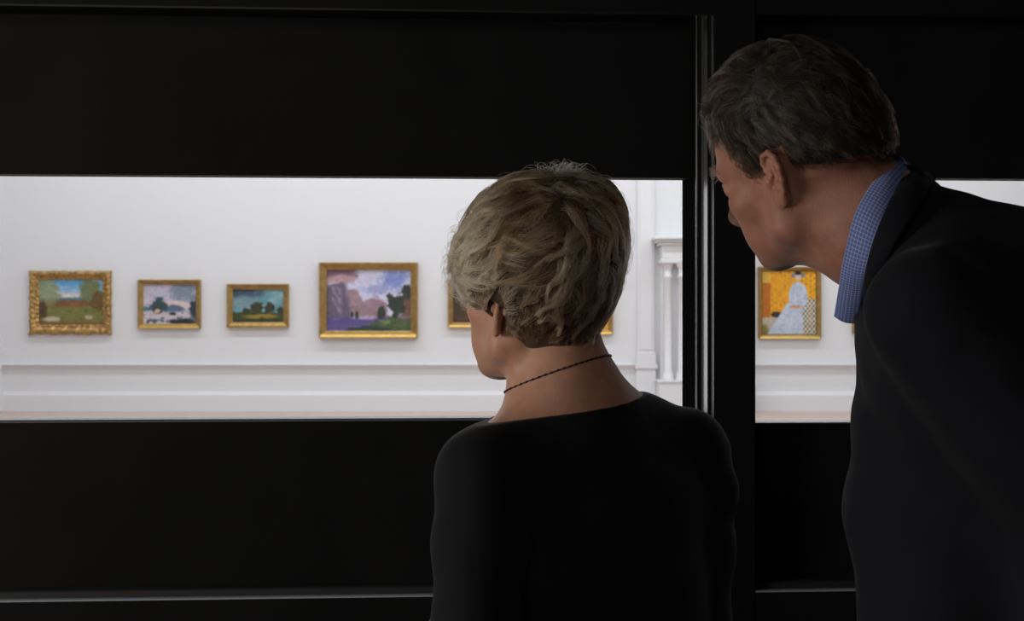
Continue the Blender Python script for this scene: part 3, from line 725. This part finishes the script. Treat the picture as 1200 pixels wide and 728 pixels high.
def wlen(p):
    x, y = proj(p); return np.where(y > 365, .016, np.where(y > 330, .04, .062))
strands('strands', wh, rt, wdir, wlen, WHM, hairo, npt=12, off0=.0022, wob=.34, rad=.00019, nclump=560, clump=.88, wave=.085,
        reject=lambda p: (lambda x, y: (((x-581)/11)**2+((y-371)/27)**2 < 1) | ((x > 570) & (x < 591) & (y > 378)) | (y > 404+(x-660)*.08+rng.normal(size=len(x))*3) | (x > 700) & (y > 330+(742-x)*1.6) | ((x < 572) & (y > 364)))(*proj(p)),
        tint=lambda p: np.where(proj(p)[0] < 605, .62, .26)+np.where(proj(p)[0] > 715, .25, 0)-np.where(proj(p)[1] > 360, .2, 0))  # side light painted in: paler left and right edge, darker nape
# stray wisps on the crown and around the outline
def wisps(hull, n, V, Q, mask, L, m, parent, up, lift=.012, rad=.00012, tintv=.8, curl=1.):
    r0 = sample_surface(V, Q, n, mask); nrmv = hull.grad(r0); K = 10; T = np.linspace(0, 1, K)
    d = up(r0)+rng.normal(size=(n, 3))*.4; d -= (d*nrmv).sum(-1, keepdims=True)*nrmv; d /= np.linalg.norm(d, axis=-1, keepdims=True)
    b = np.cross(nrmv, d); Ls = L*rng.uniform(.5, 1.2, n); cu = rng.normal(size=n)*curl; lf = lift*rng.uniform(.3, 1.2, n)
    ang = cu[:, None]*T[None]*2.0
    step = (Ls/(K-1))[:, None, None]*(d[:, None]*np.cos(ang)[..., None]+b[:, None]*np.sin(ang)[..., None])
    pts = r0[:, None]+np.cumsum(step, 1)+nrmv[:, None]*(lf[:, None]*np.sin(T*2.6)[None])[..., None]
    return curves_obj('strands', pts, np.full(n, rad), np.full(n, tintv), m, parent, .4)
wisps(wh, 130, hv, hq, lambda c: (proj(c)[1] < 208) & (proj(c)[0] < 690), .034, WHM, hairo, lambda p: np.stack([np.full(len(p), .3), np.zeros(len(p)), np.full(len(p), .2)], -1), .016, .00014)
wisps(wh, 500, hv, hq, lambda c: (c[:, 1] < 1.78) & (proj(c)[1] < 340), .032, WHM, hairo, lambda p: wdir(p, 0), .008, .00012)
wisps(wh, 340, hv, hq, lambda c: (c[:, 1] < 1.76) & (proj(c)[0] < 562) & (proj(c)[1] > 262) & (proj(c)[1] < 350), .030, WHM, hairo, lambda p: np.stack([np.full(len(p), -1.), np.zeros(len(p)), np.full(len(p), -.1)], -1), .013, .00016, .85, .8)
wisps(wh, 260, hv, hq, lambda c: (c[:, 1] < 1.80) & (proj(c)[0] > 690) & (proj(c)[1] < 320), .030, WHM, hairo, lambda p: wdir(p, 0), .009, .00013, .8, .3)
# necklace of small dark beads round the neck
nk = Field(); nk.ops = list(wb.ops)
cN = P(658, 437, 1.70); ax = nrm([-.33, .12, .94]); e1 = nrm(np.cross(ax, [0, 1, 0])); e2 = np.cross(ax, e1)
mbn = MB(); V = []; Fc = []
for i in range(150):
    a = 2*math.pi*i/150; dr = math.cos(a)*e1+math.sin(a)*e2; lo_, hi_ = .02, .095
    for _ in range(22):
        m_ = (lo_+hi_)/2
        if wb.ev((cN+dr*m_)[None])[0] < 0: lo_ = m_
        else: hi_ = m_
    c = cN+dr*(lo_+.0006); n0 = len(V); rr = .0011 if i % 3 else .0016
    for u_ in range(5):
        for v_ in range(6):
            th = math.pi*u_/4; ph = 2*math.pi*v_/6; V.append(c+rr*np.array([math.sin(th)*math.cos(ph), math.sin(th)*math.sin(ph), math.cos(th)]))
    for u_ in range(4):
        for v_ in range(6): Fc.append((n0+u_*6+v_, n0+u_*6+(v_+1) % 6, n0+(u_+1)*6+(v_+1) % 6, n0+(u_+1)*6+v_))
mesh_obj('necklace', V, Fc, BEAD, WOM, True)

# ============================================================ MAN
MYAW, MP, MRo = 50, 20, 8
MR = head_rot(41, 0, 0)
_t = math.radians(21); MR = np.array([[math.cos(_t), 0, -math.sin(_t)], [0, 1, 0], [math.sin(_t), 0, math.cos(_t)]]) @ MR
MO = np.array([.334, 1.60, 1.557]); MS = .945
MAN = root('person', (.66, 1.52, 0), 'tall person leaning forward, short greying hair, dark navy jacket over blue checked shirt', 'person')
mb_ = Field(); head(mb_, MR, MO, MS, True, 20)
my = math.radians(60); mf = np.array([-math.sin(my), math.cos(my), 0]); ml = np.array([-math.cos(my), -math.sin(my), 0])
mb_.cone(P(965, 215, 1.60), P(1016, 262, 1.59), .060, .068, .03); mb_.cone(P(1016, 262, 1.59), P(1075, 325, 1.58), .064, .055, .03)
mb_.cone(MO+MR @ np.array([0, .04, -.058]), P(998, 264, 1.63), .03, .045, .03)
la = math.radians(32); tu = nrm(np.array([0, 0, 1])*math.cos(la)+mf*math.sin(la)); tfw = nrm(np.cross(tu, ml)); tfw = tfw if tfw @ mf > 0 else -tfw
TM = np.stack([-ml, tfw, tu], 1)
ch = np.array([.535, 1.575, 1.34]); pel = np.array([.74, 1.47, .97])
LshM = P(1092, 366, 1.435); RshM = np.array([.53, 1.74, 1.40])
LelM = P(1285, 590, 1.40); LwM = LelM+[-.02, .05, -.25]; RelM = RshM+[.10, .06, -.28]; RwM = RelM+[-.14, .05, -.2]
mb_.ell(ch, (.15, .085, .125), .025, A=TM); mb_.cone(ch+[.05, -.02, -.1], pel+[0, 0, .05], .12, .12, .06)
for (a, b, c) in ((LshM, LelM, LwM), (RshM, RelM, RwM)):
    mb_.cone(a, b, .052, .042, .03); mb_.cone(b, c, .042, .028, .02); mb_.cone(ch, a, .05, .042, .04)
hm = Field(); hand(hm, LwM, LwM-LelM, (-1, .3, 0)); hand(hm, RwM, RwM-RelM, (.2, -1, 0))
mtr = Field(); mh = [pel+ml*.1, pel-ml*.1]; mk = [h*[1, 1, 0]+[0, 0, .52]+mf*.01 for h in mh]; ma = [h*[1, 1, 0]+[0, 0, .09]-mf*.02 for h in mh]
legs(mb_, mtr, mh, mk, ma, pel, 1.08)
h1 = clip_above(polygonize(mb_, (.17, 1.42, 1.30), (.62, 1.86, 1.76), .0020), 1.31)
l1 = body_low(mb_, (.05, 1.15, .05), (1.1, 2.0, 1.5), 1.316)
h2 = polygonize(hm, LwM-.2, LwM+.2, .003); h3 = polygonize(hm, RwM-.2, RwM+.2, .003)
fast_mesh('body', [h1, l1, h2, h3], SKINM, MAN)
fast_mesh('trousers', [body_low(mtr, (.2, 1.0, .05), (1.2, 2.0, 1.15), 1.05)], TROU, MAN)
for a in ma: shoe(a, mf, MAN, 1.05)
eyes(MR, MO, MS, MAN)
jk = Field()
cS = np.array([P(1020, 275, 1.605)[0], 1.605, P(1020, 275, 1.605)[2]])
jk.ell(ch, (.165, .108, .185), .05, A=TM)
jk.cone(P(1045, 277, 1.59), P(1126, 342, 1.58), .074, .104, .02)        # yoke towards the collar
jk.cone(P(1095, 290, 1.55), LshM+[.004, 0, -.005], .050, .058, .04)
jk.cone(P(1095, 300, 1.64), RshM, .050, .055, .04)
jk.cone(LshM, LelM, .066, .066, .010); jk.cone(LelM, LwM, .060, .045, .02)
jk.cone(RshM, RelM, .062, .055, .03); jk.cone(RelM, RwM, .055, .042, .02)
jk.cone(P(1180, 420, 1.55), pel+[0, 0, .1], .15, .15, .06); jk.ell(pel+[0, 0, -.05], (.19, .15, .20), .05, A=np.stack([-ml, mf, [0, 0, 1]], 1))
# jacket fronts hanging from the chest
jk.cone(P(1086, 400, 1.62), P(1069, 490, 1.61), .032, .058, .015); jk.cone(P(1066, 480, 1.61), P(1062, 600, 1.60), .058, .062, .03); jk.cone(P(1058, 600, 1.60), P(1098, 790, 1.58), .062, .07, .03)
jk.cone(P(1118, 470, 1.58), P(1120, 800, 1.55), .075, .10, .04)
def jfold(p, d):
    x, y = proj(p)
    f = .0030*vnoise(p*[1, 1, .6], 11, 2)+.0012*vnoise(p, 38, 4)
    return d-f
jk.mod(jfold)
jcO = P(1046, 240, 1.6); jcN = nrm([-.935, 0, .353])
jk.mod(lambda p, d: np.maximum(d, np.minimum((p-jcO) @ jcN, .088-np.abs((p-cS) @ ml))))
fast_mesh('jacket', [polygonize(jk, (.25, 1.1, .70), (1.15, 2.0, 1.62), .0042)], JACK, MAN)
# shirt collar + jacket collar as folded bands round the neck
cS = np.array([P(1020, 275, 1.605)[0], 1.605, P(1020, 275, 1.605)[2]])
def band(name, top, bot, m, parent, thick=.0022, far=True, uvs=90.):
    """top/bot: near side lines from nape to front (world); mirrored across the neck's middle plane for the far side"""
    def cr(P_, n):
        P_ = np.asarray(P_); t = np.linspace(0, len(P_)-1, n); i = np.minimum(t.astype(int), len(P_)-2); f = (t-i)[:, None]
        p0 = P_[np.maximum(i-1, 0)]; p1 = P_[i]; p2 = P_[i+1]; p3 = P_[np.minimum(i+2, len(P_)-1)]
        return .5*((2*p1)+(-p0+p2)*f+(2*p0-5*p1+4*p2-p3)*f**2+(-p0+3*p1-3*p2+p3)*f**3)
    T = cr(top, 48); B = cr(bot, 48)
    def mir(A): return A-2*((A-cS) @ ml)[:, None]*ml
    if far: T = np.concatenate([mir(T)[::-1], T[1:]]); B = np.concatenate([mir(B)[::-1], B[1:]])
    n = len(T); K = 9; rows = []
    for k in range(K):
        t = k/(K-1); bulge = .004*math.sin(math.pi*t)
        q = T*(1-t)+B*t; out = q-cS; out = out-0; out /= np.linalg.norm(out, axis=1, keepdims=True); rows.append(q+out*bulge)
    V = np.stack(rows, 1).reshape(-1, 3)
    s = np.concatenate([[0], np.cumsum(np.linalg.norm(np.diff(B, axis=0), axis=1))])
    idx = np.arange(n*K).reshape(n, K); q = np.stack([idx[:-1, :-1], idx[1:, :-1], idx[1:, 1:], idx[:-1, 1:]], -1).reshape(-1, 4)
    o = fast_mesh(name, [(V, q)], m, parent)
    uv = o.data.uv_layers.new(name='UVMap'); wd = np.linalg.norm(B-T, axis=1)
    UV = np.stack([np.repeat(s, K), (np.linspace(0, 1, K)[None]*wd[:, None]).ravel()], 1)
    li = np.zeros(len(o.data.loops), np.int32); o.data.loops.foreach_get('vertex_index', li); uv.data.foreach_set('uv', UV[li].astype(np.float32).ravel())
    so = o.modifiers.new('t', 'SOLIDIFY'); so.thickness = thick; so.offset = 0
    return o
def check_mat():
    m = bpy.data.materials.new('blue_check_shirt'); m.use_nodes = True; nt = m.node_tree; b = nt.nodes['Principled BSDF']; b.inputs['Roughness'].default_value = .85
    uv = nt.nodes.new('ShaderNodeUVMap'); sp = nt.nodes.new('ShaderNodeSeparateXYZ'); nt.links.new(uv.outputs[0], sp.inputs[0]); outs = []
    for i in (0, 1):
        a = nt.nodes.new('ShaderNodeMath'); a.operation = 'MULTIPLY'; a.inputs[1].default_value = 1/.0040; nt.links.new(sp.outputs[i], a.inputs[0])
        f = nt.nodes.new('ShaderNodeMath'); f.operation = 'FRACT'; nt.links.new(a.outputs[0], f.inputs[0])
        g = nt.nodes.new('ShaderNodeMath'); g.operation = 'LESS_THAN'; g.inputs[1].default_value = .24; nt.links.new(f.outputs[0], g.inputs[0]); outs.append(g)
    s = nt.nodes.new('ShaderNodeMath'); s.operation = 'ADD'; nt.links.new(outs[0].outputs[0], s.inputs[0]); nt.links.new(outs[1].outputs[0], s.inputs[1])
    h = nt.nodes.new('ShaderNodeMath'); h.operation = 'MULTIPLY'; h.inputs[1].default_value = .5; nt.links.new(s.outputs[0], h.inputs[0])
    mx = nt.nodes.new('ShaderNodeMix'); mx.data_type = 'RGBA'; mx.inputs[6].default_value = (.10, .15, .40, 1); mx.inputs[7].default_value = (.42, .48, .75, 1)
    nt.links.new(h.outputs[0], mx.inputs[0]); nt.links.new(mx.outputs[2], b.inputs['Base Color'])
    return m
CHK = check_mat()
top = [P(1052, 183, 1.600), P(1032, 203, 1.540), P(1005, 245, 1.514), P(990, 300, 1.525), P(983, 340, 1.565), P(978, 370, 1.610)]
bot = [P(1073, 198, 1.600), P(1056, 216, 1.530), P(1034, 262, 1.497), P(1018, 310, 1.503), P(1012, 345, 1.545), P(1007, 377, 1.597)]
band('shirt_collar', top, bot, CHK, MAN)
shf = Field(); shf.cone(P(1010, 260, 1.60), P(1060, 310, 1.59), .072, .085, .0)
jt = [P(1070, 197, 1.600), P(1054, 216, 1.526), P(1032, 262, 1.493), P(1017, 310, 1.499), P(1013, 350, 1.538), P(1018, 392, 1.60)]
jb = [P(1096, 210, 1.600), P(1086, 226, 1.520), P(1064, 262, 1.482), P(1042, 300, 1.480), P(1028, 345, 1.52), P(1026, 402, 1.60)]
band('jacket_collar', jt, jb, JACK, MAN, .004)
# hair
mhF = Field(); mhF.frame(MR, MO, MS)
mhF.ell((0, -.004, .062), (.078, .097, .094), .02); mhF.ell((0, -.038, .03), (.072, .072, .075), .02); mhF.ell((0, .030, .095), (.060, .062, .058), .02)
mhF.cone((0, -.055, .01), (0, -.058, -.01), .052, .045, .02)
mhF.ell((0, .10, -.03), (.075, .082, .095), .012, 's'); mhF.ell((0, .122, .045), (.060, .040, .036), .012, 's')
for q in (-1, 1): mhF.ell((q*.078, -.012, -.010), (.016, .022, .040), .008, 's'); mhF.ell((q*.075, .045, .005), (.03, .022, .05), .010, 's') if False else None
mhF.frame(np.eye(3), np.zeros(3), 1.)
MHB = mat('brown_hair_base', (.012, .009, .007), .6, noise=.3, nscale=90, bump=.5, bscale=300)
def mloc(p): return (p-MO) @ MR/MS
def mmask_d(p):
    q = mloc(p); x, y, z = np.abs(q[..., 0]), q[..., 1], q[..., 2]
    # hairline: forehead, temple, sideburn, around the ear, nape
    zl = np.where(y > .062, .078+(x-.03)*-.2, np.where(y > .040, .035+(y-.040)*1.9, np.where(y > .006, .002+(y-.006)*.6, np.where(y > -.034, .036, .010+(y+.034)*.30))))
    return zl-z
mhM = Field(); mhM.ops = list(mhF.ops); mhM.mods = [lambda p, d: -smin(-(d-.0014*vnoise(p, 60, 3)), -mmask_d(p)*.8, .006)]
mv, mq = polygonize(mhM, (.17, 1.42, 1.40), (.52, 1.80, 1.76), .0022)
mhair = fast_mesh('hair', [(mv, mq)], MHB, MAN)
MHM = hair_mat('greying_brown_hair', (.010, .006, .0035), (.36, .295, .235), .55, 1.25)
def mdir(p, t):
    q = mloc(p); x, y, z = q[:, 0], q[:, 1], q[:, 2]; s = np.sign(x)
    top_ = sm(.06, .11, z)
    dl = np.stack([s*.25+.35*top_, np.where(y > -.02, .75, -.2), -.15+0*z], -1)
    side = np.stack([0*x, np.where(y > .01, -.25, -.55), -1+0*z], -1)
    d = dl*top_[:, None]+side*(1-top_)[:, None]
    return d @ MR.T
def mlen(p):
    q = mloc(p); return np.where(q[:, 2] > .09, .036, np.where(q[:, 2] > .03, .024, .013))
nM = 15000
outer = lambda c: (mmask_d(c) < .004) & (np.abs(mhF.ev(c)) < .003)
rm = sample_surface(mv, mq, nM, outer)
strands('strands', mhF, rm, mdir, mlen, MHM, mhair, npt=8, off0=.0015, wob=.3, rad=.00016, nclump=1100, clump=.6,
        reject=lambda p: mmask_d(p) > .007+rng.normal(size=len(p))*.002,
        tint=lambda p: np.clip(-.36+1.1*sm(.022, .055, mloc(p)[:, 1])*(1-sm(.055, .09, mloc(p)[:, 2])), 0, 1))
wisps(mhF, 110, mv, mq, lambda c: outer(c) & (mloc(c)[:, 1] > .07) & (mloc(c)[:, 2] > .07), .038, MHM, mhair, lambda p: MR[:, 1][None]*np.ones((len(p), 1)), .010, .00013, .5)
wisps(mhF, 260, mv, mq, outer, .024, MHM, mhair, lambda p: mdir(p, 0), .006, .00011, .35)

for (O_, R_, S_, par, hm, fb, nb_) in ((MO, MR, MS, MAN, MHM, mb_, 260), (WO, WR, WS, WOM, WHM, wb, 160)):
    for q in (-1, 1):
        t_ = rng.uniform(0, 1, nb_); loc = np.stack([q*(.014+.034*t_), .098-.016*t_**2+0*t_, .036+.004*np.sin(t_*3)+rng.normal(size=nb_)*.0018], 1)
        p = O_+S_*(loc @ R_.T)
        for _ in range(3): p = p-fb.grad(p)*(fb.ev(p)-.0003)[:, None]
        dl = np.stack([q*np.ones(nb_), -.1*np.ones(nb_), .45-.7*t_], 1)+rng.normal(size=(nb_, 3))*.25; d = dl @ R_.T; n_ = fb.grad(p)
        T_ = np.linspace(0, 1, 5); pt = p[:, None]+d[:, None]*.0085*T_[None, :, None]+n_[:, None]*(.0022*np.sin(T_*2.2))[None, :, None]
        curves_obj('eyebrow', pt, np.full(nb_, .00013), rng.uniform(.1, .7, nb_), hm, par)
# ------------------------------------------------------------ lights
def area(name, loc, rot, sx, sy, power, col=(1, 1, 1)):
    l = bpy.data.lights.new(name, 'AREA'); l.shape = 'RECTANGLE'; l.size = sx; l.size_y = sy; l.energy = power; l.color = col
    o = bpy.data.objects.new(name, l); COL.objects.link(o); o.location = loc; o.rotation_euler = [math.radians(a) for a in rot]; return o
area('wall_washer', (0, YB-2.6, HC-.1), (38, 0, 0), 15, .35, 190, (.88, .94, 1))
area('skylight', (0, 10.5, HC-.05), (0, 0, 0), 12, 9, 560, (.85, .93, 1))
area('side_fill', (-2.45, .75, 1.42), (91, 0, -74), .9, .7, 30, (1, .93, .85))  # unseen fill added at the left to brighten hair and faces
area('back_fill', (-.9, -1.4, 2.3), (76, 0, -18), 1.2, .8, 11, (1, .92, .84))  # weak unseen fill added behind the camera
W = bpy.data.worlds.new('world'); SC.world = W; W.use_nodes = True
W.node_tree.nodes['Background'].inputs[0].default_value = (.01, .01, .01, 1); W.node_tree.nodes['Background'].inputs[1].default_value = .2
vs = SC.view_settings; vs.view_transform = 'Standard'; vs.look = 'None'; vs.exposure = 0; vs.gamma = 1; vs.use_curve_mapping = False
SC.cycles.use_denoising = True
